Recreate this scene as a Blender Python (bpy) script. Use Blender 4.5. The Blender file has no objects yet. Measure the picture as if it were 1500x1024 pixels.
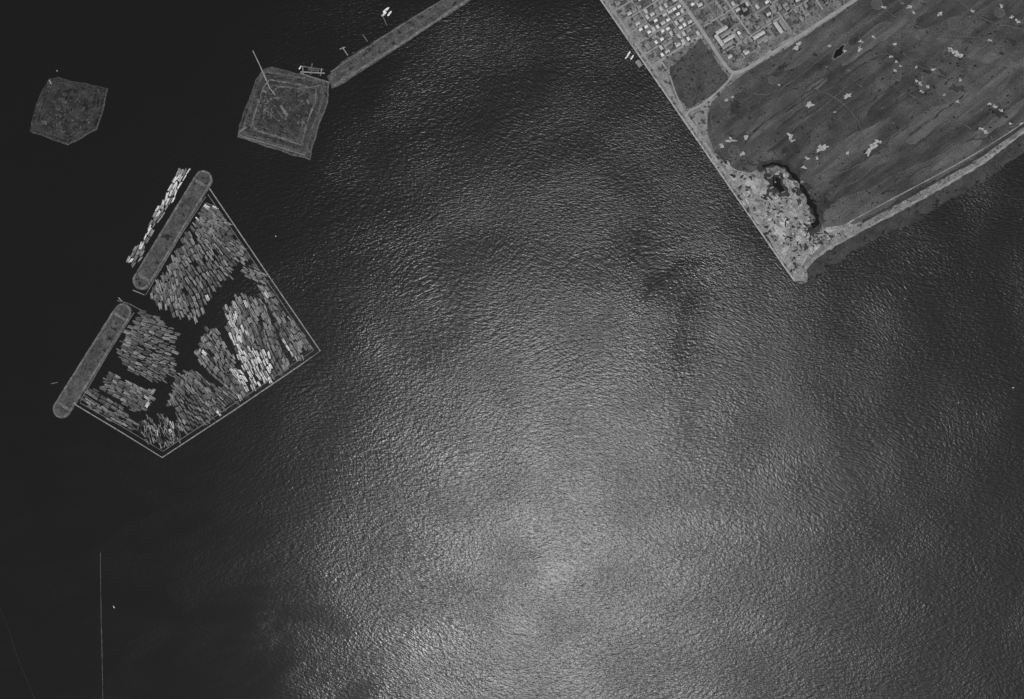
import bpy, math, random
from mathutils import Vector, noise as mn
random.seed(7)
K=1.3                      # metres per map unit
H=995*K
def W(x,y,z=0.0): return Vector(((x-750)*K,(512-y)*K,z))
C=bpy.context.scene.collection

# ------------------------------------------------------------------ node helpers
class NB:
    def __init__(s,name):
        s.m=bpy.data.materials.new(name); s.m.use_nodes=True
        s.t=s.m.node_tree; s.n=s.t.nodes; s.b=s.n['Principled BSDF']
    def val(s,sock,v):
        if isinstance(v,(int,float)): sock.default_value=v
        elif isinstance(v,tuple): sock.default_value=v
        else: s.t.links.new(v,sock)
    def math(s,op,a,b=0.0,c=0.0):
        n=s.n.new('ShaderNodeMath'); n.operation=op
        s.val(n.inputs[0],a); s.val(n.inputs[1],b); s.val(n.inputs[2],c); return n.outputs[0]
    def sstep(s,v,a,b,o0=0.0,o1=1.0):
        n=s.n.new('ShaderNodeMapRange'); n.interpolation_type='SMOOTHSTEP'
        s.val(n.inputs['Value'],v); n.inputs['From Min'].default_value=a; n.inputs['From Max'].default_value=b
        n.inputs['To Min'].default_value=o0; n.inputs['To Max'].default_value=o1; return n.outputs[0]
    def lin(s,v,a,b,o0,o1):
        n=s.n.new('ShaderNodeMapRange')
        s.val(n.inputs['Value'],v); n.inputs['From Min'].default_value=a; n.inputs['From Max'].default_value=b
        n.inputs['To Min'].default_value=o0; n.inputs['To Max'].default_value=o1; return n.outputs[0]
    def pos(s):
        g=s.n.new('ShaderNodeNewGeometry'); v=s.n.new('ShaderNodeVectorMath'); v.operation='MULTIPLY'
        s.t.links.new(g.outputs['Position'],v.inputs[0]); v.inputs[1].default_value=(1/K,1/K,1/K); return v.outputs[0]
    def mapping(s,v,rot=0,scale=(1,1,1),loc=(0,0,0)):
        n=s.n.new('ShaderNodeMapping'); s.t.links.new(v,n.inputs['Vector'])
        n.inputs['Rotation'].default_value=(0,0,rot); n.inputs['Scale'].default_value=scale; n.inputs['Location'].default_value=loc
        return n.outputs[0]
    def noise(s,v,scale,detail=4,rough=.55,dist=0.0,out='Fac'):
        n=s.n.new('ShaderNodeTexNoise'); s.t.links.new(v,n.inputs['Vector'])
        n.inputs['Scale'].default_value=scale; n.inputs['Detail'].default_value=detail
        n.inputs['Roughness'].default_value=rough; n.inputs['Distortion'].default_value=dist
        return n.outputs[out]
    def grey(s,v):
        n=s.n.new('ShaderNodeCombineColor')
        for i in range(3): s.t.links.new(v,n.inputs[i])
        return n.outputs[0]

def M(name,lo,hi,scale=.05,detail=6,c=(.35,.65),speck=None,stretch=None,rough=.95,fine=.25,lanes=None):
    b=NB(name); p=b.pos()
    pv=p
    if stretch: pv=b.mapping(b.mapping(p,rot=stretch[0]),scale=(stretch[1],stretch[2],1))
    n1=b.noise(pv,scale,detail,.62,.4)
    v=b.lin(n1,c[0],c[1],lo,hi)
    if lanes:
        lp=b.mapping(b.mapping(p,rot=lanes[0]),scale=(lanes[1],1,1))
        v=b.math('MULTIPLY',v,b.lin(b.noise(lp,lanes[2],5,.6,.5),.38,.62,1-lanes[3],1+lanes[3]))
    if fine:
        n2=b.noise(p,.45,2,.6)
        v=b.math('MULTIPLY',v,b.lin(n2,.3,.7,1-fine,1+fine))
    if speck:
        for (sv,ss,th) in (speck if isinstance(speck,list) else [speck]):
            n3=b.noise(b.mapping(p,loc=(ss*977,31,5)),ss,3,.6,.3)
            f=b.sstep(n3,th,th+.05)
            v=b.math('ADD',b.math('MULTIPLY',v,b.math('SUBTRACT',1.0,f)),b.math('MULTIPLY',f,sv))
    b.t.links.new(b.grey(v),b.b.inputs['Base Color'])
    b.b.inputs['Roughness'].default_value=rough
    b.b.inputs['Specular IOR Level'].default_value=.15
    return b.m

# ------------------------------------------------------------------ geometry helpers
def obj(name,vs,fs,mats,mi=None,parent=None,loc=None,smooth=False):
    me=bpy.data.meshes.new(name); me.from_pydata([tuple(v) for v in vs],[],fs)
    for m in (mats if isinstance(mats,(list,tuple)) else [mats]): me.materials.append(m)
    if mi: me.polygons.foreach_set('material_index',mi)
    me.update()
    o=bpy.data.objects.new(name,me); C.objects.link(o)
    if loc is not None: o.location=loc
    if parent: o.parent=parent
    return o
def empty(name):
    o=bpy.data.objects.new(name,None); C.objects.link(o); return o
def sub(pts,step=6,amp=1.0,closed=True,seed=0,freq=.06):
    out=[]; n=len(pts)
    for i in range(n if closed else n-1):
        a=Vector(pts[i]); b=Vector(pts[(i+1)%n]); L=(b-a).length; k=max(1,int(L/step))
        for j in range(k):
            p=a+(b-a)*(j/k)
            q=Vector((p.x*freq,p.y*freq,seed*7.3))
            d=mn.noise_vector(q)*amp*1.2+mn.noise_vector(q*3.1)*amp*.8
            out.append((p.x+d.x,p.y+d.y))
    if not closed: out.append(tuple(pts[-1]))
    return out
def area(p): return sum(p[i][0]*p[(i+1)%len(p)][1]-p[(i+1)%len(p)][0]*p[i][1] for i in range(len(p)))
def orient(p): return p if area(p)<0 else p[::-1]   # map y is down -> CCW in world
def sheet(name,pts,z,mat,parent=None):
    pts=orient(pts)
    return obj(name,[W(x,y,z) for x,y in pts],[list(range(len(pts)))],mat,parent=parent)
def offset(pts,d):
    pts=orient(pts); n=len(pts); out=[]
    for i in range(n):
        a=Vector(pts[i-1]);b=Vector(pts[i]);c=Vector(pts[(i+1)%n])
        t=(c-a); t=t.normalized() if t.length>0 else Vector((1,0))
        nn=Vector((t.y,-t.x))
        out.append((b.x-nn.x*d, b.y-nn.y*d))
    if (abs(area(out))>abs(area(pts)))==(d>0):
        out=[(2*p[0]-q[0],2*p[1]-q[1]) for p,q in zip(pts,out)]
    return out
def slab(name,pts,z0,z1,inset,mtop,mside,parent=None):
    a=orient(pts); b=offset(a,inset) if inset else a
    n=len(a); vs=[W(x,y,z0) for x,y in a]+[W(x,y,z1) for x,y in b]
    fs=[[i,(i+1)%n,n+(i+1)%n,n+i] for i in range(n)]+[list(range(n,2*n))]
    return obj(name,vs,fs,[mside,mtop],[0]*n+[1],parent=parent)
def smooth(pts,k=6):
    out=[]; n=len(pts)
    for i in range(n-1):
        p0=Vector(pts[max(i-1,0)]);p1=Vector(pts[i]);p2=Vector(pts[i+1]);p3=Vector(pts[min(i+2,n-1)])
        for j in range(k):
            t=j/k
            q=.5*((2*p1)+(p2-p0)*t+(2*p0-5*p1+4*p2-p3)*t*t+(3*p1-p0-3*p2+p3)*t**3)
            out.append((q.x,q.y))
    out.append(tuple(pts[-1])); return out
def ribbon(name,pts,w,z,mat,parent=None,sm=True,jit=0,thick=0,closed=False):
    if sm: pts=smooth(pts,7)
    if closed: pts=list(pts)+[pts[0]]
    L=[];R=[]
    n=len(pts)
    for i,p in enumerate(pts):
        a=Vector(pts[max(i-1,0)]); b=Vector(pts[min(i+1,n-1)])
        if closed and i in(0,n-1): a=Vector(pts[-2]); b=Vector(pts[1])
        t=(b-a).normalized(); nn=Vector((-t.y,t.x))
        ww=(w[0]+(w[1]-w[0])*i/(n-1)) if isinstance(w,tuple) else w
        ww=ww/2*(1+jit*mn.noise(Vector((p[0]*.15,p[1]*.15,3))))
        L.append(W(p[0]+nn.x*ww,p[1]+nn.y*ww,z)); R.append(W(p[0]-nn.x*ww,p[1]-nn.y*ww,z))
    vs=L+R; fs=[[i,i+1,n+i+1,n+i] for i in range(n-1)]
    if thick:
        vs+= [v-Vector((0,0,thick)) for v in vs]
        m=2*n
        fs+=[[i+1,i,m+i,m+i+1] for i in range(n-1)]+[[n+i,n+i+1,m+n+i+1,m+n+i] for i in range(n-1)]
        fs+=[[0,n,m+n,m],[n-1,m+n-1,m+2*n-1,2*n-1]]
    return obj(name,vs,fs,mat,parent=parent)
def blob(cx,cy,r,ir=.45,el=1.0,ang=0,seed=0,n=18):
    out=[]
    for i in range(n):
        a=2*math.pi*i/n
        rr=r*(1+ir*2*mn.noise(Vector((math.cos(a)*1.3+seed*3.1,math.sin(a)*1.3,seed*1.7))))
        x=math.cos(a)*rr*el; y=math.sin(a)*rr
        out.append((cx+x*math.cos(ang)-y*math.sin(ang),cy+x*math.sin(ang)+y*math.cos(ang)))
    return out
def inside(p,poly):
    x,y=p; c=False; n=len(poly); j=n-1
    for i in range(n):
        xi,yi=poly[i];xj,yj=poly[j]
        if (yi>y)!=(yj>y) and x<(xj-xi)*(y-yi)/(yj-yi)+xi: c=not c
        j=i
    return c
def multi(name,polys,z,mat):
    vs=[];fs=[]
    for k,p in enumerate(polys):
        p=orient(p); s=len(vs); vs+=[W(x,y,z+.008*(k%9)) for x,y in p]; fs.append(list(range(s,s+len(p))))
    return obj(name,vs,fs,mat)
class Box:
    def __init__(s): s.v=[];s.f=[];s.m=[]
    def box(s,cx,cy,z0,z1,lx,ly,ang=0,mi=0):
        c=W(cx,cy); k=len(s.v); ca,sa=math.cos(-ang),math.sin(-ang)
        for z in(z0,z1):
            for sx,sy in((-1,-1),(1,-1),(1,1),(-1,1)):
                x=sx*lx/2;y=sy*ly/2
                s.v.append((c.x+x*ca-y*sa,c.y+x*sa+y*ca,z))
        for f in([3,2,1,0],[4,5,6,7],[0,1,5,4],[1,2,6,5],[2,3,7,6],[3,0,4,7]):
            s.f.append([k+i for i in f]); s.m.append(mi)
    def mound(s,cx,cy,z0,h,lx,ly,ang=0,mi=0,n=9):
        c=W(cx,cy); k=len(s.v); ca,sa=math.cos(-ang),math.sin(-ang); sd=random.random()*50
        for q,zz in((1,0),(.55,.7)):
            for i in range(n):
                a=2*math.pi*i/n; r=q*(1+.7*mn.noise(Vector((math.cos(a)+sd,math.sin(a),sd))))
                x=math.cos(a)*lx/2*r; y=math.sin(a)*ly/2*r
                s.v.append((c.x+x*ca-y*sa,c.y+x*sa+y*ca,z0+h*zz))
        s.v.append((c.x,c.y,z0+h))
        for i in range(n):
            j=(i+1)%n
            s.f.append([k+i,k+j,k+n+j,k+n+i]);s.m.append(mi)
            s.f.append([k+n+i,k+n+j,k+2*n]);s.m.append(mi)
    def log(s,cx,cy,z,L,r,ang,mi=0,n=5):
        c=W(cx,cy); k=len(s.v); ca,sa=math.cos(-ang),math.sin(-ang)
        for e,rr in((-1,r),(1,r*.8)):
            for i in range(n):
                a=2*math.pi*i/n
                x=e*L/2;y=math.cos(a)*rr
                s.v.append((c.x+x*ca-y*sa,c.y+x*sa+y*ca,z+math.sin(a)*rr))
        for i in range(n):
            j=(i+1)%n; s.f.append([k+i,k+n+i,k+n+j,k+j][::-1]); s.m.append(mi)
        s.f.append([k+i for i in range(n)]);s.m.append(mi)
        s.f.append([k+n+i for i in range(n)][::-1]);s.m.append(mi)
    def make(s,name,mats,parent=None): return obj(name,s.v,s.f,mats,s.m,parent)

# ------------------------------------------------------------------ materials
LA=math.radians(-38)
m_grass=M('golf_turf',.025,.058,.018,8,(.32,.68),speck=[(.09,.10,.67),(.016,.12,.62),(.08,.25,.70)],fine=.4,lanes=(LA,.16,.045,.30))
m_fair=M('fairway_turf',.043,.068,.05,6,(.3,.7),fine=.28,lanes=(LA,.10,.10,.26),speck=(.022,.16,.64))
m_fair2=M('mown_turf',.026,.042,.05,6,(.3,.7),fine=.28,lanes=(LA,.10,.10,.26),speck=(.065,.2,.67))
m_rough=M('dark_scrub',.016,.034,.06,6,(.35,.65))
m_green=M('putting_green',.042,.055,.1,3,fine=.08)
m_sandb=M('bunker_sand',.15,.29,.3,4,fine=.2)
m_sandy=M('sandy_ground',.070,.25,.045,9,(.37,.61),speck=[(.026,.09,.55),(.32,.08,.61)],fine=.4)
m_strip=M('shore_strip_earth',.075,.165,.05,9,(.35,.65),speck=[(.040,.12,.57),(.21,.2,.66)],fine=.4)
m_town=M('town_ground',.055,.13,.07,8,(.34,.66),speck=[(.03,.16,.57),(.19,.22,.67)],fine=.4)
m_yard=M('yard_grass',.028,.070,.12,6,(.35,.65),speck=(.12,.3,.63),fine=.4)
m_field=M('field_scrub',.030,.054,.05,8,(.35,.65),speck=(.016,.22,.59),fine=.4)
m_road=M('road_gravel',.15,.20,.08,5,fine=.15)
m_street=M('street_asphalt',.10,.15,.1,4,fine=.2)
m_path=M('dirt_path',.12,.19,.1,5,fine=.3)
m_faint=M('mown_track',.055,.080,.1,5,fine=.3)
m_wall=M('seawall_stone',.16,.28,.2,5,fine=.3)
m_beach=M('beach_sand',.10,.20,.09,6,fine=.4)
m_mud=M('mudflat',.022,.042,.05,8,(.35,.65),speck=[(.09,.2,.68),(.010,.12,.60)],fine=.4)
m_bank=M('rock_bank',.040,.095,.15,6,fine=.45)
m_isl1=M('islet_scrub',.012,.032,.09,8,(.38,.62),speck=[(.075,.15,.62),(.008,.12,.57)],fine=.45)
m_isl2=M('island_earth',.022,.052,.07,8,(.36,.64),speck=[(.11,.17,.64),(.012,.13,.58)],fine=.45)
m_court=M('courtyard_scrub',.016,.038,.08,8,(.36,.64),speck=[(.09,.2,.63),(.010,.13,.59)],fine=.45)
m_crest=M('gravel_crest',.060,.115,.15,6,fine=.45)
m_crestd=M('weathered_crest',.036,.070,.15,6,fine=.45)
m_bar=M('embankment_turf',.028,.062,.09,8,(.35,.65),speck=[(.014,.12,.59),(.10,.14,.67)],fine=.4)
m_wood=M('pier_timber',.12,.20,.3,4,fine=.3)
m_wooddk=M('weathered_timber',.06,.11,.3,4,fine=.3)
m_wet=M('wet_timber',.018,.030,.3,4,fine=.3)
m_logs=[M('log_bark_dark',.05,.10,.5,3),M('log_bark',.11,.17,.5,3),M('log_peeled',.18,.27,.5,3),M('log_pale',.42,.64,.5,3)]
m_roofs=[M('roof_light',.24,.36,.5,3,fine=.1),M('roof_grey',.12,.19,.5,3,fine=.1),M('roof_dark',.04,.07,.5,3,fine=.1),M('roof_white',.40,.52,.5,3,fine=.1)]
m_siding=M('house_siding',.25,.32,.5,3,fine=.05)
m_glass=M('window_glass',.02,.03,.5,2,rough=.2,fine=0)
m_leaf=M('foliage',.022,.05,.6,3)
m_trunk=M('trunk_bark',.06,.09,.6,3)
m_boat=M('boat_paint',.45,.6,.5,2,fine=.05)

# ------------------------------------------------------------------ water
def water():
    b=NB('bay_water'); p=b.pos()
    sp=b.n.new('ShaderNodeSeparateXYZ'); b.t.links.new(p,sp.inputs[0])
    px=b.math('ADD',sp.outputs[0],750.0); py=b.math('SUBTRACT',512.0,sp.outputs[1])
    big=b.noise(b.mapping(p,loc=(40,17,0)),.0045,5,.6,.6)
    xx=b.math('ADD',b.math('ADD',px,b.math('MULTIPLY',py,.04)),b.math('MULTIPLY',b.math('SUBTRACT',big,.5),300.0))
    wind=b.sstep(xx,120,960)
    wob=b.math('MULTIPLY',b.math('SUBTRACT',b.noise(p,.022,4,.65),.5),52.0)
    def arc(cx,cy,R,w,gx,gy):
        dx=b.math('SUBTRACT',px,cx);dy=b.math('SUBTRACT',py,cy)
        r=b.math('SQRT',b.math('ADD',b.math('MULTIPLY',dx,dx),b.math('MULTIPLY',dy,dy)))
        rw=b.math('ADD',r,wob)
        d=b.math('DIVIDE',b.math('SUBTRACT',rw,R),w)
        e=b.math('EXPONENT',b.math('MULTIPLY',b.math('MULTIPLY',d,d),-1.0))
        return b.math('MULTIPLY',b.math('MULTIPLY',e,b.sstep(px,gx[0],gx[1])),b.sstep(py,gy[0],gy[1])),rw
    a1,_=arc(1045,505,124,17,(1120,1040),(530,440))
    a2,_=arc(1095,510,104,19,(1070,990),(640,540))
    a3,_=arc(1150,450,235,11,(1080,980),(600,470))
    a4,r4=arc(1085,500,125,60,(1180,1060),(640,520))
    rings=b.math('MULTIPLY',b.math('MULTIPLY',b.math('ADD',b.math('SINE',b.math('DIVIDE',r4,3.2)),1.0),.5),a4)
    arcs=b.math('MAXIMUM',b.math('MAXIMUM',a1,a2),b.math('MULTIPLY',b.math('MAXIMUM',a3,rings),.55))
    streak=b.noise(b.mapping(b.mapping(p,rot=math.radians(-22)),scale=(.45,1.0,1)),.017,6,.62,.8)
    sw=b.sstep(b.math('ADD',px,b.math('MULTIPLY',b.math('SUBTRACT',1024.0,py),.9)),820,420,.07,.55)
    sl=b.math('SUBTRACT',1.0,b.math('MULTIPLY',sw,b.sstep(streak,.68,.34,0,1.15)))
    amp=b.math('MULTIPLY',b.math('MULTIPLY',sl,b.sstep(wind,0,1,.36,1.0)),b.math('SUBTRACT',1.0,b.math('MULTIPLY',arcs,.52)))
    nv=b.n.new('ShaderNodeTexNoise'); b.t.links.new(p,nv.inputs['Vector']); nv.inputs['Scale'].default_value=.006; nv.inputs['Detail'].default_value=1
    vm=b.n.new('ShaderNodeVectorMath'); vm.operation='MULTIPLY_ADD'; b.t.links.new(nv.outputs['Color'],vm.inputs[0])
    vm.inputs[1].default_value=(90,90,0); b.t.links.new(p,vm.inputs[2]); pd=vm.outputs[0]
    w1=b.noise(b.mapping(b.mapping(pd,rot=math.radians(14)),scale=(.5,1,1)),.38,2,.6,.3)
    w2=b.noise(b.mapping(b.mapping(pd,rot=math.radians(-16)),scale=(.45,1,1)),.18,2,.5,.3)
    hgt=b.math('ADD',w1,b.math('MULTIPLY',w2,.7))
    bp=b.n.new('ShaderNodeBump'); bp.inputs['Distance'].default_value=1.0
    b.t.links.new(b.sstep(amp,0,.8),bp.inputs['Strength'])
    b.t.links.new(hgt,bp.inputs['Height']); b.t.links.new(bp.outputs[0],b.b.inputs['Normal'])
    rg=b.lin(amp,.15,1.0,.20,.365)
    b.t.links.new(rg,b.b.inputs['Roughness'])
    b.b.inputs['Base Color'].default_value=(.0055,.0055,.0055,1)
    b.b.inputs['IOR'].default_value=1.37
    return b.m
m_water=water()
R=45000
obj('bay_water',[(-R,-R,0),(R,-R,0),(R,R,0),(-R,R,0)],[[0,1,2,3]],m_water)

# ------------------------------------------------------------------ mainland
edge=[(2200,-900),(258.5,-900),(878,0),(1020,206),(1100,322),(1148,392),(1160,411),(1170,417)]
shore=[(1182,414),(1183,403),(1180,394),(1190,381),(1208,367),(1232,354),(1262,338),(1300,318),(1342,296),(1385,272),(1430,246),(1466,220),(1505,190),(1600,120),(2200,-300)]
shore=[shore[0]]+sub(shore[1:],7,1.2,False,3)
land=edge+shore
mud=sub([(1160,412),(1172,420),(1186,420),(1198,413),(1207,400),(1218,389),(1244,374),(1286,350),(1334,329),(1362,311),(1402,287),(1444,266),(1474,243),(1514,218),(1620,140),(2200,-250),(2200,-330),(1500,170),(1300,290),(1180,380)],5,2.8,True,5)
slab('mudflat_shore',mud,-1,.35,1.2,m_mud,m_mud)
slab('mainland_ground',land,-1,2.4,.6,m_strip,m_bank)
Z=2.4
ribbon('seawall',[(300,-840),(880.5,2.5),(1022,208),(1102,324),(1150,394),(1163,412)],2.0,Z+1.0,m_wall,sm=False,thick=1.2)
ribbon('shore_promenade_road',[(300,-822),(887,1),(1028,205),(1108,321),(1154,388)],4.0,Z+.25,m_path,sm=False,jit=.45)
ribbon('beach',sub([(1172,411),(1176,398),(1188,382),(1210,366),(1262,337),(1342,295),(1430,245),(1505,189),(1620,109)],6,.8,False,6,.12),(4.5,2.8),Z+.55,m_beach,sm=False,jit=1.2)
tip=sub([(1063,240),(1085,252),(1112,262),(1125,262),(1140,250),(1160,262),(1172,290),(1185,322),(1200,337),(1240,322),(1255,318),(1250,328),(1215,350),(1190,370),(1172,392),(1165,405),(1153,392),(1105,322),(1063,262)],5,2,True,11)
sheet('point_sandy_ground',tip,Z+.15,m_sandy)
golf=[(1042,150),(1060,133),(1078,117),(1110,96),(1150,72),(1200,40),(1254,3),(1400,-92),(2150,-590),(2150,-320),(1600,107),(1500,186),(1420,240),(1330,291),(1290,312),(1252,328),(1205,334),(1192,295),(1178,268),(1160,250),(1140,238),(1118,242),(1100,254),(1080,250),(1062,240),(1046,222),(1036,195),(1036,168)]
golf=sub(golf,7,1.0,True,21)
sheet('golf_course_turf',golf,Z+.45,m_grass)
ribbon('shore_path',[(1160,384),(1200,352),(1250,322),(1330,279),(1420,230),(1505,176),(1620,96)],1.3,Z+.62,m_path,jit=1.0)
ribbon('shore_scrub',sub([(1262,326),(1330,288),(1420,238),(1500,183),(1620,103)],5,1.4,False,8,.15),4,Z+.58,m_rough,sm=False,jit=1.5)
fa=[]; fb=[]
def fw(x0,y0,x1,y1,w,lst,s):
    a=math.atan2(y1-y0,x1-x0); L=math.hypot(x1-x0,y1-y0)/2
    lst.append(sub(blob((x0+x1)/2,(y0+y1)/2,w/2,.3,L*2/w,a,s,30),5,1.6,True,s))
for i,(a,b_,c,d,w) in enumerate([(1085,215,1195,120,26),(1105,232,1265,130,20),(1130,110,1225,50,16),(1190,255,1290,180,22),(1230,285,1360,215,26),(1240,90,1330,20,26),(1300,215,1400,150,28),(1270,170,1345,110,18),(1400,170,1480,110,26),(1370,60,1480,95,22),(1330,40,1450,-10,20),(1420,205,1500,150,16),(1350,250,1440,205,16),(1410,60,1500,20,20)]):
    fw(a,b_,c,d,w,fa if i%3!=1 else fb,i+1)
for i,(a,b_,c,d,w) in enumerate([(1060,175,1150,110,14),(1060,200,1100,150,12),(1150,180,1250,105,9),(1280,90,1360,80,12)]):
    fw(a,b_,c,d,w,fb,i+40)
multi('fairways',fa,Z+.66,m_fair); multi('mown_rough',fb,Z+.76,m_fair2)
sc=[]
for i,(x,y,r,e,a) in enumerate([(1145,100,4,2.5,-.7),(1210,300,6,1.8,-.5),(1225,262,4,2,-.7),(1100,240,4,2.2,0),(1380,110,5,1.8,.7),(1330,120,6,1.6,.6),(1350,100,5,2.2,.8),(1306,78,4,3,.9),(1400,130,5,2,.4),(1462,165,5,2,.7),(1160,215,6,2,-.7),(1085,140,5,2,-.6),(1440,30,4,3,.6),(1180,200,4,2.4,-.7),(1480,60,4,2,.6),(1075,160,6,2,1.2),(1195,305,7,2,1),(1250,60,4,2.4,-.7)]):
    sc.append(sub(blob(x,y,r,.6,e,a,i+3,24),3,1.0,True,i))
multi('scrub_patches',sc,Z+.90,m_rough)
hr=empty('hedgerows')
for i,(x0,y0,x1,y1) in enumerate([(1100,195,1215,112),(1150,165,1235,105),(1215,270,1310,205),(1240,250,1330,185),(1250,165,1330,112),(1330,200,1410,140),(1360,225,1450,165),(1220,112,1290,62),(1280,35,1345,-5),(1095,165,1150,125),(1290,285,1370,235)]):
    ribbon('hedgerow_%d'%i,sub([(x0,y0),(x1,y1)],5,2.2,False,i+60,.1),1.9,Z+.87+.004*i,m_rough,parent=hr,sm=False,jit=2.0)
gr=[]; ring=[]
for i,(x,y,r) in enumerate([(1074,222,7),(1186,240,9),(1396,36,8.5),(1392,143,8),(1061,152,6),(1350,127,6),(1438,196,6),(1283,8,7),(1462,20,6),(1130,118,5),(1312,110,5),(1470,150,6)]):
    ring.append(blob(x,y,r+1.1,.14,1.1,.3,i+1,26)); gr.append(blob(x,y,r,.14,1.1,.3,i+1,26))
multi('green_collar',ring,Z+.99,m_faint); multi('putting_greens',gr,Z+1.07,m_green)
bk=[]
B=[(1166,68,6,1.7,-.7),(1163,72,3,1.6,0),(1258,72,4,1.2,1.2),(1260,62,3,1.2,0),(1185,154,5,1.3,-.4),(1241,141,4,1.8,-.3),(1156,200,4,1.3,.4),(1160,207,2.5,1.4,0),(1057,215,3,1.5,.2),(1070,206,4,1.8,.1),(1092,203,3,1.2,0),(1086,226,3,1.6,-.5),(1200,218,5,1.4,-.5),(1206,216,4,1.2,0),(1180,232,2.5,1.8,.5),(1196,233,2.5,1.6,1),(1176,246,2.4,1.8,0),(1280,212,5,1.7,-.4),(1273,222,5,1.9,-1),(1287,209,3,1.6,.4),(1394,76,4,1.8,.3),(1402,82,4,1.6,.4),(1389,72,2,1.3,0),(1344,122,3,1.6,.5),(1350,136,2.5,1.5,0),(1357,128,2.5,1.2,.8),(1309,104,2.6,1.2,0),(1317,98,2,1.5,.4),(1340,100,2,1.5,.4),(1365,103,2,1.8,0),(1441,193,3.5,1.5,.4),(1434,189,2,1.3,0),(1456,157,3,1.7,.3),(1447,153,2,1.3,0),(1464,163,2,1.5,.7),(1478,182,2,1.5,0),(1331,12,3,1.4,0),(1337,20,2,1.4,.6),(1375,22,3,1.5,-.3),(1422,18,2.5,1.4,0),(1466,10,3,1.5,.4),(1480,26,2.4,1.4,0),(1489,33,2.4,1.6,.5),(1308,66,2.4,1.3,0),(1303,84,2.2,1.4,0),(1312,92,2,1.2,.5),(1140,125,2,1.4,.4),(1063,148,2.4,1.5,0),(1072,143,2,1.5,0),(1240,225,2,1.3,0),(1382,140,2,1.6,1),(1400,150,2.2,1.5,0),(1293,12,2,1.5,.2),(1278,55,2.2,1.4,.4),(1236,76,2,1.4,.4),(1214,68,2,1.6,-.8),(1494,182,2.4,1.3,0),(1405,118,2,1.4,0),(1448,60,1.8,1.3,0),(1222,165,1.7,1.4,0)]
for i,(x,y,r,e,a) in enumerate(B): bk.append(blob(x,y,r*.76,.75,e*1.05,a,i*1.37+2,22))
multi('sand_bunkers',bk,Z+1.16,m_sandb)
pdn=NB('pond_water'); pdn.b.inputs['Base Color'].default_value=(.006,.006,.006,1); pdn.b.inputs['Roughness'].default_value=.12; pdn.b.inputs['IOR'].default_value=1.33
m_pw=pdn.m
sheet('pond_bank',sub(blob(1228,76,7.2,.3,1.9,-.9,5,30),3,.5,True,2),Z+1.0,m_faint)
sheet('pond_water',blob(1228,76,5.2,.35,2.0,-.9,5,30),Z+1.1,m_pw)
ribbon('slough_bank',sub([(1112,250),(1122,241),(1140,240),(1158,250),(1172,268),(1186,290),(1197,312),(1199,332),(1188,336),(1176,328)],4,2.4,False,4,.16),(10,14),Z+.95,m_rough,sm=False,jit=1.6)
ribbon('slough_water',sub([(1116,246),(1130,240),(1150,245),(1166,262),(1180,284),(1192,308),(1197,326),(1188,332)],4,1.8,False,4,.16),(3,7),Z+1.05,m_pw,sm=False,jit=1.6)
sheet('lagoon_scrub',sub(blob(1138,272,12,.6,1.5,1.2,9,26),3,3,True,4,.14),Z+.5,m_rough)
sheet('lagoon_water',sub(blob(1138,270,6,.5,2.0,1.2,9,26),3,1.6,True,5,.14),Z+.6,m_pw)
gp=empty('golf_cart_paths')
for i,pl in enumerate([[(1044,158),(1041,178),(1048,205),(1062,232),(1090,238),(1110,228)],[(1080,130),(1120,140),(1160,120),(1210,80),(1260,40)],[(1150,190),(1200,160),(1250,120),(1290,95),(1310,70)],
        [(1200,262),(1260,240),(1330,190),(1390,150),(1440,110)],[(1260,290),(1300,262),(1370,230),(1440,190),(1500,150)],[(1270,55),(1310,70),(1340,95),(1400,120),(1470,150)],[(1300,20),(1370,50),(1440,60),(1500,100)],
        [(1190,130),(1230,150),(1260,190),(1255,230)],[(1330,140),(1370,160),(1420,190)],[(1400,0),(1440,30),(1500,45)],[(1130,215),(1180,175),(1215,150)],[(1215,300),(1225,280),(1260,262),(1280,240)]]):
    ribbon('path_%d'%i,sub(smooth(pl,4),5,1.3,False,i,.08),.9,Z+1.24+.02*i,m_faint,parent=gp,sm=False,jit=1.0)
pt=empty('dirt_tracks')
for i,(pl,w) in enumerate([([(1064,236),(1082,262),(1110,290),(1135,300),(1160,322),(1190,345),(1222,340),(1250,322)],3.6),([(1085,268),(1100,300),(1128,310),(1140,330),(1172,345),(1185,352)],3.2),([(1096,292),(1110,286),(1125,292),(1120,304),(1104,306),(1096,292)],2),([(1150,352),(1168,362),(1172,382),(1163,400)],3),([(1110,322),(1130,318),(1160,335),(1160,360),(1150,380)],2.4),([(1190,345),(1184,365),(1172,385)],2.6),([(1120,300),(1150,290),(1168,300)],2),([(1150,262),(1156,280),(1164,300),(1172,315)],5)]):
    ribbon('track_%d'%i,sub(smooth(pl,5),4,1.4,False,i+5,.1),w,Z+.75+.03*i,m_beach,parent=pt,sm=False,jit=1.2)
bx=Box()
for i in range(30):
    t=random.random(); x=1180+t*65+random.uniform(-6,6); y=357-t*24+random.uniform(-7,7)
    bx.mound(x,y,Z+.1,1+random.random(),random.uniform(8,16),random.uniform(2.5,4.5),math.radians(random.uniform(15,60)),random.choice([0,0,1]))
for i in range(300):
    x=random.uniform(1070,1200);y=random.uniform(250,405)
    if inside((x,y),tip): bx.mound(x,y,Z+.1,1+random.random(),random.uniform(3,15),random.uniform(2,6),random.uniform(0,3),random.choice([0,2,1,1,1]))
bx.make('spoil_heaps',[m_beach,m_rough,m_path])

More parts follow.
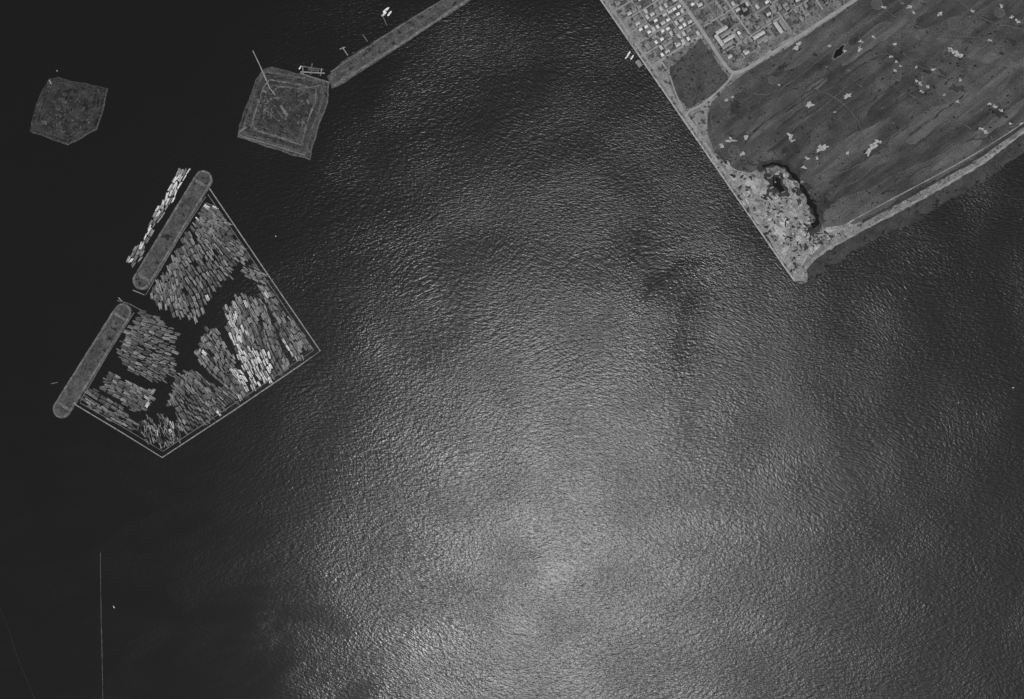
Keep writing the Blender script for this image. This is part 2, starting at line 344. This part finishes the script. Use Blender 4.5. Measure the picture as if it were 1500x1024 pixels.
# ------------------------------------------------------------------ town
O=Vector((1070,102)); U=Vector((-75,-105)).normalized(); V=Vector((172,-107)).normalized()
def G(s,t): q=O+V*s+U*t; return (q.x,q.y)
town=[(1070,108),(1254,-3),(1500,-160),(1500,-500),(620,-420),(905,0),(975,98),(1000,150),(1012,160),(1032,152)]
sheet('town_ground',town,Z+.4,m_town)
sheet('scrub_field',sub([(981,101),(1000,84),(1026,58),(1048,88),(1068,118),(1052,133),(1030,148),(1008,160),(996,148),(980,122)],6,1,True,31),Z+.55,m_field)
ribbon('main_road',[(760,-325),(995,0),(1030,50),(1062,97),(1074,107),(1090,103),(1115,88),(1160,60),(1256,-2),(1500,-160)],5.0,Z+.98,m_road,jit=.12)
ribbon('field_road',[(1073,108),(1062,124),(1030,152),(1010,163),(1003,172)],3,Z+.80,m_road,jit=.3)
ribbon('field_road',[(962,84),(978,106),(990,140),(1003,165),(1030,205)],2.4,Z+.74,m_path,jit=.4)
ribbon('field_road',[(955,100),(985,78),(1028,54)],2.6,Z+.77,m_road,jit=.4)
st=empty('town_streets')
k=0
SA=(26,52,78,104,130,160,190,222); TB=(26,50,74,98,124,150,180,212)
for t in TB:
    ribbon('street_%d'%k,[G(4,t),G(130,t),G(300,t)],2.2,Z+.60+.02*k,m_street if k%2 else m_road,parent=st,sm=False,jit=.3); k+=1
for s in SA:
    ribbon('street_%d'%k,[G(s,3),G(s,100),G(s,260)],2.3,Z+.60+.02*k,m_road if s in(52,104,160) else m_street,parent=st,sm=False,jit=.3); k+=1
for i,t in enumerate((66,85,104,123,142,162,184,208)):
    ribbon('lane_%d'%i,[G(-96,t),G(-3,t)],1.7,Z+.60+.02*i,m_road,parent=st,sm=False,jit=.3)
for i,s in enumerate((-30,-60)):
    ribbon('lane_b%d'%i,[G(s,62),G(s,230)],1.4,Z+.80+.02*i,m_road,parent=st,sm=False,jit=.3)
yd=[]
SS=(3,)+SA; TT=(3,)+TB
for a in range(len(SS)-1):
    for b_ in range(len(TT)-1):
        for q in range(4):
            s=random.uniform(SS[a]+4,SS[a+1]-4); t=random.uniform(TT[b_]+4,TT[b_+1]-4); w=random.uniform(4,12);h=random.uniform(3,8)
            yd.append([G(s-w/2,t-h/2),G(s+w/2,t-h/2),G(s+w/2,t+h/2),G(s-w/2,t+h/2)])
for q in range(60):
    s=random.uniform(-85,-8);t=random.uniform(64,200);w=random.uniform(4,10);h=random.uniform(2,5)
    yd.append([G(s-w/2,t-h/2),G(s+w/2,t-h/2),G(s+w/2,t+h/2),G(s-w/2,t+h/2)])
multi('yard_lawns',yd,Z+.48,m_yard)
multi('school_yard',[[G(6,29),G(36,29),G(36,57),G(6,57)],[G(56,54),G(74,54),G(74,72),G(56,72)]],Z+.56,m_rough)

def house_mesh(name,L,D,h,roof,wing=False):
    vs=[];fs=[];mi=[]
    def add(v,f,m):
        k=len(vs); vs.extend(v)
        for ff in f: fs.append([k+i for i in ff]); mi.append(m)
    def cube(x0,x1,y0,y1,z0,z1,m):
        add([(x0,y0,z0),(x1,y0,z0),(x1,y1,z0),(x0,y1,z0),(x0,y0,z1),(x1,y0,z1),(x1,y1,z1),(x0,y1,z1)],
            [[3,2,1,0],[4,5,6,7],[0,1,5,4],[1,2,6,5],[2,3,7,6],[3,0,4,7]],m)
    def gable(x0,x1,y0,y1,z0,rh,alongx=True):
        e=.4
        x0-=e;x1+=e;y0-=e;y1+=e
        if alongx:
            ym=(y0+y1)/2
            v=[(x0,y0,z0),(x1,y0,z0),(x1,y1,z0),(x0,y1,z0),(x0,ym,z0+rh),(x1,ym,z0+rh)]
            add(v,[[0,1,5,4],[2,3,4,5],[3,2,1,0]],1); add(v,[[1,2,5],[3,0,4]],0)
        else:
            xm=(x0+x1)/2
            v=[(x0,y0,z0),(x1,y0,z0),(x1,y1,z0),(x0,y1,z0),(xm,y0,z0+rh),(xm,y1,z0+rh)]
            add(v,[[1,2,5,4],[3,0,4,5],[3,2,1,0]],1); add(v,[[0,1,4],[2,3,5]],0)
    cube(-L/2,L/2,-D/2,D/2,0,h,0); gable(-L/2,L/2,-D/2,D/2,h+.01,D*.33)
    if wing:
        cube(-L/2+.5,-L/2+D*.6,D/2,D/2+3,0,h-.3,0); gable(-L/2+.5,-L/2+D*.6,D/2-1,D/2+3,h-.29,1.2,False)
    n=max(2,int(L/3))
    for i in range(n):
        x=-L/2+(i+.5)*L/n
        for sy in(-1,1):
            y=sy*(D/2+.03)
            z0,z1,w=(0,2.1,.5) if (i==n//2 and sy<0) else (1,2.2,.6)
            add([(x-w,y,z0),(x+w,y,z0),(x+w,y,z1),(x-w,y,z1)],[[0,1,2,3] if sy<0 else [3,2,1,0]],2)
    cube(L*.2,L*.2+.8,-.4,.4,h,h+D*.33+.7,0)
    me=bpy.data.meshes.new(name); me.from_pydata(vs,[],fs)
    for m in (m_siding,roof,m_glass): me.materials.append(m)
    me.polygons.foreach_set('material_index',mi); me.update(); return me
HM=[house_mesh('house_a',8,5,3,m_roofs[0]),house_mesh('house_b',7.5,5,3,m_roofs[1],True),house_mesh('house_c',7.5,5,3,m_roofs[2]),house_mesh('house_d',6,4.5,3,m_roofs[3]),house_mesh('house_e',9,5,3.2,m_roofs[0],True),house_mesh('house_f',9,5.5,3,m_roofs[1]),house_mesh('house_g',6,5,3,m_roofs[2])]
WT=[2,6,5,.7,1.5,6,4]
BM=[house_mesh('barracks_a',22,6.5,4,m_roofs[1]),house_mesh('barracks_b',24,6.5,4,m_roofs[0])]
def place(name,me,s,t,ang):
    p=G(s,t); o=bpy.data.objects.new(name,me); C.objects.link(o); o.location=W(p[0],p[1],Z+.4)
    o.rotation_euler=(0,0,ang); return o
angV=math.atan2(-V.y,V.x); angU=math.atan2(-U.y,U.x)
def vis(p): return -45<p[1] and p[0]<1320
for r,t in enumerate((70,80,90,99,109,118,128,137,147,157,168,178,190,200)):
    s=-10
    while s>-70-(t-60)*.1:
        if random.random()<.72 and vis(G(s,t)):
            place('house',HM[random.choices([0,3,4,1,5,2],[4,3,2,2,2,1])[0]] if t<130 else random.choices(HM,WT)[0],s,t+random.uniform(-.6,.6),angV+random.choice((0,0,math.pi/2)))
        s-=random.uniform(7,9.5)
for a in range(len(SS)-1):
    for b_ in range(len(TT)-1):
        if a==0 and b_==1: continue
        for row in (5.5,12,18.5):
            s=SS[a]+5
            while s<SS[a+1]-4:
                t=TT[b_]+row+random.uniform(-1,1)
                if random.random()<.52 and vis(G(s,t)) and t<TT[b_+1]-3:
                    place('house',random.choices(HM,WT)[0],s,t,random.choice((angV,angU)))
                s+=random.uniform(6.5,9)
for (s,t,a) in [(14,32,0),(32,36,1),(9,44,1),(20,55,0),(22,39,0),(22,47,0),(60,12,0),(60,20,0),(90,14,1),(98,14,1),(142,34,0),(142,42,0)]:
    place('barracks',random.choice(BM),s,t,angV if not a else angU)
shed=house_mesh('shed_m',12,8,3.5,m_roofs[1])
for (x,y) in [(1021,172),(935,95),(948,70),(925,62),(1018,178)]:
    o=bpy.data.objects.new('boat_shed',shed); C.objects.link(o); o.location=W(x,y,Z); o.rotation_euler=(0,0,angU)

# ------------------------------------------------------------------ trees (one distant mass)
def trees():
    vs=[];fs=[];mi=[]
    rnd=random.Random(3)
    pts=[]
    def add(x,y): pts.append((x,y))
    for _ in range(330):
        s=rnd.uniform(3,215); t=rnd.uniform(4,200); p=G(s,t)
        if vis(p): add(*p)
    for _ in range(110):
        p=G(rnd.uniform(-80,-5),rnd.uniform(62,200))
        if vis(p): add(*p)
    for c in [(1210,300,14),(1330,120,22),(1390,110,18),(1150,100,12),(1182,205,14),(1440,40,30),(1470,160,16),(1190,290,10),(1090,145,14),(1300,75,18),(1100,232,12),(1025,125,25),(1000,110,18),(1180,330,10),(1130,262,10),(1060,232,8),(1350,130,12),(1400,90,14)]:
        for _ in range(8): add(c[0]+rnd.gauss(0,c[2]*.9),c[1]+rnd.gauss(0,c[2]*.9))
    for (x,y) in pts:
        c=W(x,y,Z+.5); h=rnd.uniform(2.6,5.2); r=h*.36
        k=len(vs)
        for z,rr in((0,.22),(h*.6,.12)):
            for i in range(5):
                a=i*2*math.pi/5; vs.append((c.x+math.cos(a)*rr,c.y+math.sin(a)*rr,c.z+z))
        for i in range(5): fs.append([k+i,k+(i+1)%5,k+5+(i+1)%5,k+5+i]); mi.append(1)
        for j in range(36):
            d=Vector((rnd.gauss(0,1),rnd.gauss(0,1),rnd.gauss(0,1))).normalized()*r*rnd.uniform(.5,1.05)
            q=Vector((c.x,c.y,c.z+h*.65))+Vector((d.x,d.y,d.z*.9))
            a=Vector((rnd.gauss(0,1),rnd.gauss(0,1),rnd.gauss(0,.6))).normalized(); b=a.cross(Vector((rnd.gauss(0,1),rnd.gauss(0,1),rnd.gauss(0,1)))).normalized()
            z=rnd.uniform(.4,.8); k=len(vs)
            vs.extend([q+a*z,q+b*z,q-a*z,q-b*z]); fs.append([k,k+1,k+2,k+3]); mi.append(0)
    obj('tree_grove',vs,fs,[m_leaf,m_trunk],mi)
trees()

# ------------------------------------------------------------------ causeway
cw=[(478,112),(486,130),(497,126),(560,86),(640,33),(692,0),(780,-56),(860,-108),(840,-140),(746,-66),(650,-3),(640,3),(566,48),(500,90)]
cwp=sub(cw,6,.8,True,41)
slab('causeway_embankment',cwp,-1,2.0,1.5,m_bar,m_bank)
ribbon('causeway_road',[(487,112),(520,94),(600,44),(668,0),(800,-85)],4.0,2.15,m_crestd,jit=.4)
ribbon('causeway_riprap',sub([(489,126),(530,101),(600,57),(684,1),(800,-73)],5,.7,False,3,.15),3.6,2.3,m_crest,sm=False,jit=1.0)
ribbon('causeway_riprap',sub([(485,106),(520,83),(566,52),(645,3),(740,-58)],5,.7,False,4,.15),1.6,2.3,m_crest,sm=False,jit=1.0)
# ------------------------------------------------------------------ island with pier
isl=sub([(385,100),(398,96),(440,108),(484,119),(481,150),(466,192),(455,236),(400,219),(347,201),(351,178),(362,150),(374,116)],5,1.5,True,51)
slab('fort_island_ground',isl,-1,1.8,2.5,m_isl2,m_bank)
c0=[(389,106),(438,114),(475,122),(473,148),(458,188),(449,225),(402,210),(356,196),(360,178),(370,150),(381,118)]
e=empty('island_embankments')
ribbon('outer_ridge',sub(c0,5,1.0,True,61),2.2,2.25,m_crestd,parent=e,sm=False,jit=1.0,closed=True)
cc=Vector((416,163))
c1=[tuple(cc+(Vector(p)-cc)*.80) for p in c0]; c2=[tuple(cc+(Vector(p)-cc)*.66) for p in c0]
ribbon('moat',sub([tuple(cc+(Vector(p)-cc)*.89) for p in c0],5,.9,True,63),2.8,2.1,m_rough,parent=e,sm=False,jit=1.6,closed=True)
sheet('courtyard',sub(c2,6,2.5,True,64),2.0,m_court,parent=e)
ribbon('inner_ridge',sub(c1,5,1.2,True,62),1.5,2.4,m_crest,parent=e,sm=False,jit=1.9,closed=True)
ribbon('court_ridge',sub(c2,5,1.8,True,65),.8,2.5,m_crestd,parent=e,sm=False,jit=2.0,closed=True)
ribbon('bank_west',[(362,187),(352,198),(400,213),(448,228)],2.4,2.6,m_crest,parent=e,jit=.8)
ribbon('bank_north',[(440,108),(470,118),(484,121),(486,112)],2,2.6,m_crest,parent=e,jit=.6)
ribbon('footpath',[(398,140),(410,128),(440,130),(470,126)],1.1,2.65,m_crest,parent=e,jit=.9)
ribbon('footpath_b',[(396,165),(420,190),(440,205)],1,2.7,m_crestd,parent=e,jit=.9)
b=Box()
b.box(417,163,2,3.8,24,5,math.radians(55),0); b.box(411,168,2,2.9,20,2.4,math.radians(55),1)
for i in range(80):
    x=391+random.gauss(0,7);y=152+random.gauss(0,9)
    b.mound(x,y,2,.8+random.random(),random.uniform(2,7),random.uniform(1.5,3.5),random.uniform(0,3),random.choice([0,0,1,2]))
for i in range(230):
    x=random.uniform(355,475);y=random.uniform(108,230)
    if inside((x,y),c0): b.mound(x,y,1.9,.7,random.uniform(1.5,6),random.uniform(1,3),random.uniform(0,3),random.choice([0,1,2,2]))
for (x,y,l,w_,a) in [(388,135,8,4,.4),(380,150,6,5,.4),(398,170,7,3,1),(440,125,6,5,.3),(452,150,9,4,1.1),(445,180,7,5,1.1),(405,200,6,4,.3),(375,190,6,4,.3)]:
    b.box(x,y,1.9,4,l,w_,a,0)
b.make('fort_ruins',[m_crest,m_crestd,m_rough])
def pier(name,a,b_,w,z=2.2,mat=None):
    bx=Box(); A=Vector(a);B_=Vector(b_); L=(B_-A).length; ang=math.atan2(B_.y-A.y,B_.x-A.x)
    m=(A+B_)/2; bx.box(m.x,m.y,z,z+.3,L*K,w,ang,0)
    n=max(2,int(L/5)); nn=Vector((-math.sin(ang),math.cos(ang)))*(w/2/K)
    for i in range(n+1):
        p=A+(B_-A)*(i/n)
        for sgn in(-1,1):
            q=p+nn*sgn; bx.box(q.x,q.y,-1,z+.9,.5,.5,ang,1)
    return bx.make(name,[mat or m_wood,m_wooddk])
pier('timber_pier',(371,75),(383,100),1.8); pier('timber_pier',(382,98),(396,130),2.4,2.8); pier('timber_pier',(396,130),(404,140),1.6,3.1)
pier('landing_dock',(441,106),(476,108),2.4); pier('landing_dock',(444,98),(474,103),2.0,mat=m_wooddk); pier('landing_dock',(444,98),(445,110),1.6,2.5); pier('landing_dock',(458,94),(456,110),2,2.8,mat=m_wooddk); pier('landing_dock',(472,101),(470,112),1.6,2.5); pier('landing_dock',(452,102),(468,104),5,3.1,m_crestd)
pier('jetty',(502,70),(510,82),1.8); pier('jetty',(498,73),(506,70),1.4,2.5); pier('jetty',(532,52),(539,62),1.5,mat=m_wooddk); pier('jetty',(560,22),(567,38),1.4,mat=m_wooddk)
# ------------------------------------------------------------------ small island
is1=sub([(72,114),(86,112),(110,119),(158,128),(153,160),(143,190),(100,214),(72,204),(42,193),(48,165),(60,135)],6,1.2,True,71)
slab('islet_ground',is1,-1,1.5,2.2,m_isl1,m_crestd)
c3=[(76,120),(110,126),(150,134),(146,160),(137,186),(100,205),(52,189),(58,165),(67,137)]
cd=Vector((100,162))
ribbon('islet_bank',sub(c3,7,.8,True,72),1.1,1.85,m_isl2,sm=False,jit=1.3,closed=True)
ribbon('islet_ditch',sub([tuple(cd+(Vector(p)-cd)*.88) for p in c3],7,.8,True,73),2.2,1.75,m_rough,sm=False,jit=1.3,closed=True)
b=Box()
b.box(75,121,1.5,2.6,10,2.4,math.radians(62),0)
b.box(84,104,-.5,1.2,2.6,2.6,.3,0)
for i in range(150):
    x=98+random.gauss(0,17);y=160+random.gauss(0,17)
    if inside((x,y),c3): b.mound(x,y,1.5,.9+random.random(),random.uniform(2,9),random.uniform(1.5,4),random.uniform(0,3),random.choice([1,1,3,2,2,2,3]))
for (x,y,l,w_,a) in [(96,150,12,6,.3),(104,165,9,5,1.2),(90,170,8,3,.9),(112,150,6,6,.2)]:
    b.box(x,y,1.5,3.2,l,w_,a,3)
b.make('islet_ruins',[m_wood,m_crestd,m_rough,m_isl2])

# ------------------------------------------------------------------ log pond
def capsule(a,b_,r,n=12):
    A=Vector(a);B_=Vector(b_);ang=math.atan2(B_.y-A.y,B_.x-A.x); out=[]
    for i in range(n+1):
        t=ang-math.pi/2+math.pi*i/n; out.append((B_.x+math.cos(t)*r,B_.y+math.sin(t)*r))
    for i in range(n+1):
        t=ang+math.pi/2+math.pi*i/n; out.append((A.x+math.cos(t)*r,A.y+math.sin(t)*r))
    return out
for (a,b_,r) in [((298,263),(208,411),14.5),((180,458),(91,599),14.5)]:
    e=empty('pond_embankment')
    slab('slope',sub(capsule(a,b_,r),5,.6,True,81,.12),-1,1.6,1.5,m_crestd,m_bank,parent=e)
    ribbon('crest',sub(capsule(a,b_,r-2.7),5,.4,True,82,.12),2.0,1.85,m_crest,parent=e,sm=False,jit=.9,closed=True)
    sheet('turf',sub(capsule(a,b_,r-5),5,.9,True,83,.12),1.95,m_bar,parent=e)
    A=Vector(a);B_=Vector(b_); ax=(B_-A).normalized(); nn=Vector((-ax.y,ax.x))
    for f in (.04,.97):
        q=A+(B_-A)*f
        ribbon('landing',[tuple(q-nn*9),tuple(q+nn*9)],4,2.1,m_crest,parent=e,sm=False)
pond=empty('pond_boom_fence')
def boom(i,pl,w,mat):
    ribbon('walkway_%d'%i,pl,w,1.3,mat,parent=pond,sm=False,thick=.4,jit=.1)
    bx=Box()
    for a,b_ in zip(pl[:-1],pl[1:]):
        A=Vector(a);B_=Vector(b_);L=(B_-A).length;n=int(L/4)
        for j in range(n): q=A+(B_-A)*(j/n); bx.box(q.x,q.y,-1,2.1,.6,.6,0)
    bx.make('piles_%d'%i,[m_wooddk],parent=pond)
boom(0,[(307,276),(400,413),(469.5,514),(440,535),(340,603),(238,670),(180,634),(110,592)],1.6,m_wood)
boom(1,[(305,285),(395,417),(460,513),(380,567),(239,661),(180,625),(118,590)],1.2,m_wooddk)
boom(2,[(302,288),(262,350),(214,432)],1.1,m_wooddk)
boom(3,[(197,458),(160,516),(118,588)],1.1,m_wooddk)
boom(4,[(172,440),(190,445),(208,455)],1.2,m_wooddk)
boom(5,[(195,425),(212,432)],1.2,m_wood)
boom(6,[(174,436),(182,444)],1.4,m_wood)
pier('jetty',(76,562),(86,560),1.4,mat=m_wooddk)

def raft(name,poly,deg,tones,L=(8,12),wl=1.1,bright=None,mess=0.0,gap=.04,fan=0,seed=1,cn=(2,4)):
    rnd=random.Random(seed); bx=Box()
    poly=sub(poly,6,1.8,True,seed*3)
    ang=math.radians(deg); cx=sum(p[0] for p in poly)/len(poly); cy=sum(p[1] for p in poly)/len(poly)
    n=-95
    while n<95:
        cnt=rnd.randint(*cn); s=-95+rnd.uniform(0,8); rowgap=rnd.choice([.2,.3,.5,1.4])
        while s<95:
            l=rnd.uniform(*L); ti=rnd.choices(range(4),tones)[0]
            shift=rnd.uniform(-.8,.8)
            aa=ang+math.radians(fan)*(n/60)
            bend=.2*mn.noise(Vector((s*.03,n*.03,seed)))
            wob=9*mn.noise(Vector((s*.02,n*.015,seed+9)))
            mx=cx+math.cos(aa)*(s+l/2)-math.sin(ang)*(n+wob); my=cy+math.sin(aa)*(s+l/2)+math.cos(ang)*(n+wob)
            if rnd.random()>gap and inside((mx,my),poly):
                a2=aa+bend+rnd.gauss(0,.055)
                for k in range(cnt):
                    t2=ti
                    if bright and bright(mx,my) and rnd.random()<.85: t2=3
                    if rnd.random()<.3: t2=max(0,t2-1)
                    sh=rnd.uniform(-1.3,1.3)+shift
                    ll=l*rnd.uniform(.8,1.02)
                    x=mx-math.sin(a2)*(k*wl)+math.cos(a2)*sh+rnd.gauss(0,mess*2)
                    y=my+math.cos(a2)*(k*wl)+math.sin(a2)*sh+rnd.gauss(0,mess*2)
                    bx.log(x,y,.25+rnd.uniform(0,.3)+mess*rnd.random(),ll*K,wl*K*rnd.uniform(.38,.52),a2+rnd.gauss(0,.04+mess*.7),t2)
            s+=l+.3
        n+=cnt*wl+rowgap
    return bx.make(name,m_logs)
T=(3,5,2.5,.05); T2=(2.2,4.5,3.5,.15)
raft('log_raft',[(309,288),(325,311),(340,333),(371,380),(358,388),(344,380),(342,404),(322,418),(306,440),(300,462),(285,470),(262,466),(238,451),(219,431),(246,393),(268,352),(284,330),(297,306)],57,T2,seed=2,fan=18)
raft('log_raft',[(357,389),(372,384),(388,400),(391,411),(375,414),(362,408)],30,T,seed=3)
raft('log_raft',[(209,453),(236,466),(263,490),(262,500),(257,520),(260,540),(243,560),(222,557),(190,544),(172,516),(188,482)],22,T,seed=4,fan=10,gap=.06)
raft('log_raft',[(162,541),(198,560),(228,573),(223,586),(213,602),(196,600),(170,584),(144,568)],28,T,seed=5,gap=.06)
raft('log_raft',[(136,566),(165,585),(190,602),(208,626),(196,632),(160,612),(120,590)],32,T,seed=6,gap=.12)
raft('log_raft',[(200,628),(212,612),(235,608),(262,622),(268,640),(240,657),(215,645)],70,(2,5,3,.3),seed=7,mess=.4,gap=.1,L=(7,13),cn=(1,3))
raft('log_raft',[(260,545),(286,543),(310,564),(335,566),(364,580),(330,601),(275,637),(262,624),(253,590),(246,596),(252,575)],48,T,seed=8,fan=10)
raft('log_raft',[(300,482),(318,479),(332,500),(347,528),(361,552),(370,575),(355,582),(335,568),(308,548),(286,522)],55,T2,seed=9,bright=lambda x,y:(y>535 and x-y*.7>-40),fan=0)
raft('log_raft',[(348,430),(376,434),(390,450),(403,480),(413,512),(428,537),(372,573),(362,548),(345,510),(335,478),(328,452)],66,T2,seed=10,bright=lambda x,y:(y>515 and x<398) or (x<350 and y>445 and y<480 and mn.noise(Vector((x*.2,y*.1,8)))>-.1) or (y>480 and x-y*.5<120 and mn.noise(Vector((x*.1,y*.1,5)))>.05),L=(9,12))
raft('log_raft',[(380,412),(398,426),(430,468),(462,511),(434,530),(420,512),(408,480),(394,448),(382,430)],58,T2,seed=11,bright=lambda x,y:x-y*.62<112 and mn.noise(Vector((x*.12,y*.12,2)))>.05)
raft('log_boom_stick',[(212,600),(218,584),(226,572),(229,574),(221,590),(215,603)],120,T2,seed=12,gap=0)
raft('log_boom_stick',[(243,598),(258,572),(274,546),(277,549),(262,576),(247,600)],119,T2,seed=13,gap=0)
raft('log_boom_stick',[(288,522),(300,500),(312,482),(315,484),(303,503),(291,524)],121,T2,seed=14,gap=0)
PALE=(0,1,2.5,6)
raft('lumber_raft',[(268,245),(280,249),(263,280),(249,300),(237,303),(245,280)],118,PALE,seed=15,gap=.02,L=(9,14))
raft('lumber_raft',[(237,299),(247,303),(229,335),(213,360),(205,356),(221,328)],120,(0,2,4,3),seed=16,gap=.04,L=(8,12))
raft('lumber_raft',[(204,353),(216,358),(204,382),(196,389),(188,383),(195,368)],118,PALE,seed=17,gap=.02,L=(7,11))

# ------------------------------------------------------------------ breakwater lines lower left
ribbon('pile_breakwater',sub([(147.5,808),(148.5,900),(150,960),(151.5,1040),(156,1300)],5,.25,False,91,.3),.9,.9,m_crestd,sm=False,thick=1.5,jit=1.0)
ribbon('floating_boom',[(-60,770),(0,890),(25,960),(46,1012),(80,1100)],.5,.3,m_wet,thick=.6,jit=.6)
# ------------------------------------------------------------------ boats
def boat(x,y,L,ang):
    vs=[];fs=[];mi=[]
    Wd=L*.3; st=[(-.5,.75),(-.2,1),(.15,.95),(.38,.5),(.5,.02)]
    for z,s in((-.3,.6),(L*.11,1)):
        for sx,w in st: vs.append((sx*L,w*Wd/2*s,z))
        for sx,w in st[::-1]: vs.append((sx*L,-w*Wd/2*s,z))
    n=10
    for i in range(n): fs.append([i,(i+1)%n,n+(i+1)%n,n+i][::-1]);mi.append(0)
    fs.append([n+i for i in range(n)][::-1]);mi.append(0)
    k=len(vs); z0=L*.11+.005;z1=L*.2
    for z,s in((z0,1),(z1,.85)):
        for a,b_ in((-.2,-.3),(.15,-.3),(.15,.3),(-.2,.3)): vs.append((a*L*s,b_*Wd*s,z))
    for f in([4,5,6,7],[0,1,5,4],[1,2,6,5],[2,3,7,6],[3,0,4,7]): fs.append([k+i for i in f]);mi.append(0 if f[0]==4 else 1)
    o=obj('motor_boat',vs,fs,[m_boat,m_glass],mi); o.location=W(x,y,0); o.rotation_euler=(0,0,ang)
for a in [(566,15,15,.7),(563,21,12,.7),(571,20,12,.9),(921,79,11,1.0),(926,84,10,1.0),(918,84,8,.7),(1484,568,4,.2),(167,889,5,2.2),(404,346,3,2.2),(1404,590,3,1),(440,99,8,1)]: boat(*a)

# ------------------------------------------------------------------ light, sky, camera
sd=Vector((70,-305,995)).normalized()
su=bpy.data.lights.new('sun','SUN'); su.energy=4.3; su.angle=math.radians(.5); su.color=(1,1,1)
so=bpy.data.objects.new('sun',su); C.objects.link(so); so.rotation_euler=sd.to_track_quat('Z','Y').to_euler()
w=bpy.data.worlds.new('World'); bpy.context.scene.world=w; w.use_nodes=True
nt=w.node_tree; bg=nt.nodes['Background']; sk=nt.nodes.new('ShaderNodeTexSky'); sk.sky_type='NISHITA'; sk.sun_disc=False
sk.sun_elevation=math.asin(sd.z); sk.sun_rotation=math.atan2(sd.x,sd.y)
bwn=nt.nodes.new('ShaderNodeRGBToBW'); nt.links.new(sk.outputs[0],bwn.inputs[0]); nt.links.new(bwn.outputs[0],bg.inputs[0]); bg.inputs[1].default_value=.075
cam=bpy.data.cameras.new('camera'); co=bpy.data.objects.new('camera',cam); C.objects.link(co)
co.location=(0,0,H); co.rotation_euler=(0,0,0); cam.sensor_width=36; cam.lens=18*995/750; cam.clip_start=10; cam.clip_end=100000
bpy.context.scene.camera=co
vs_=bpy.context.scene.view_settings; vs_.view_transform='Standard'; vs_.look='None'; vs_.exposure=0
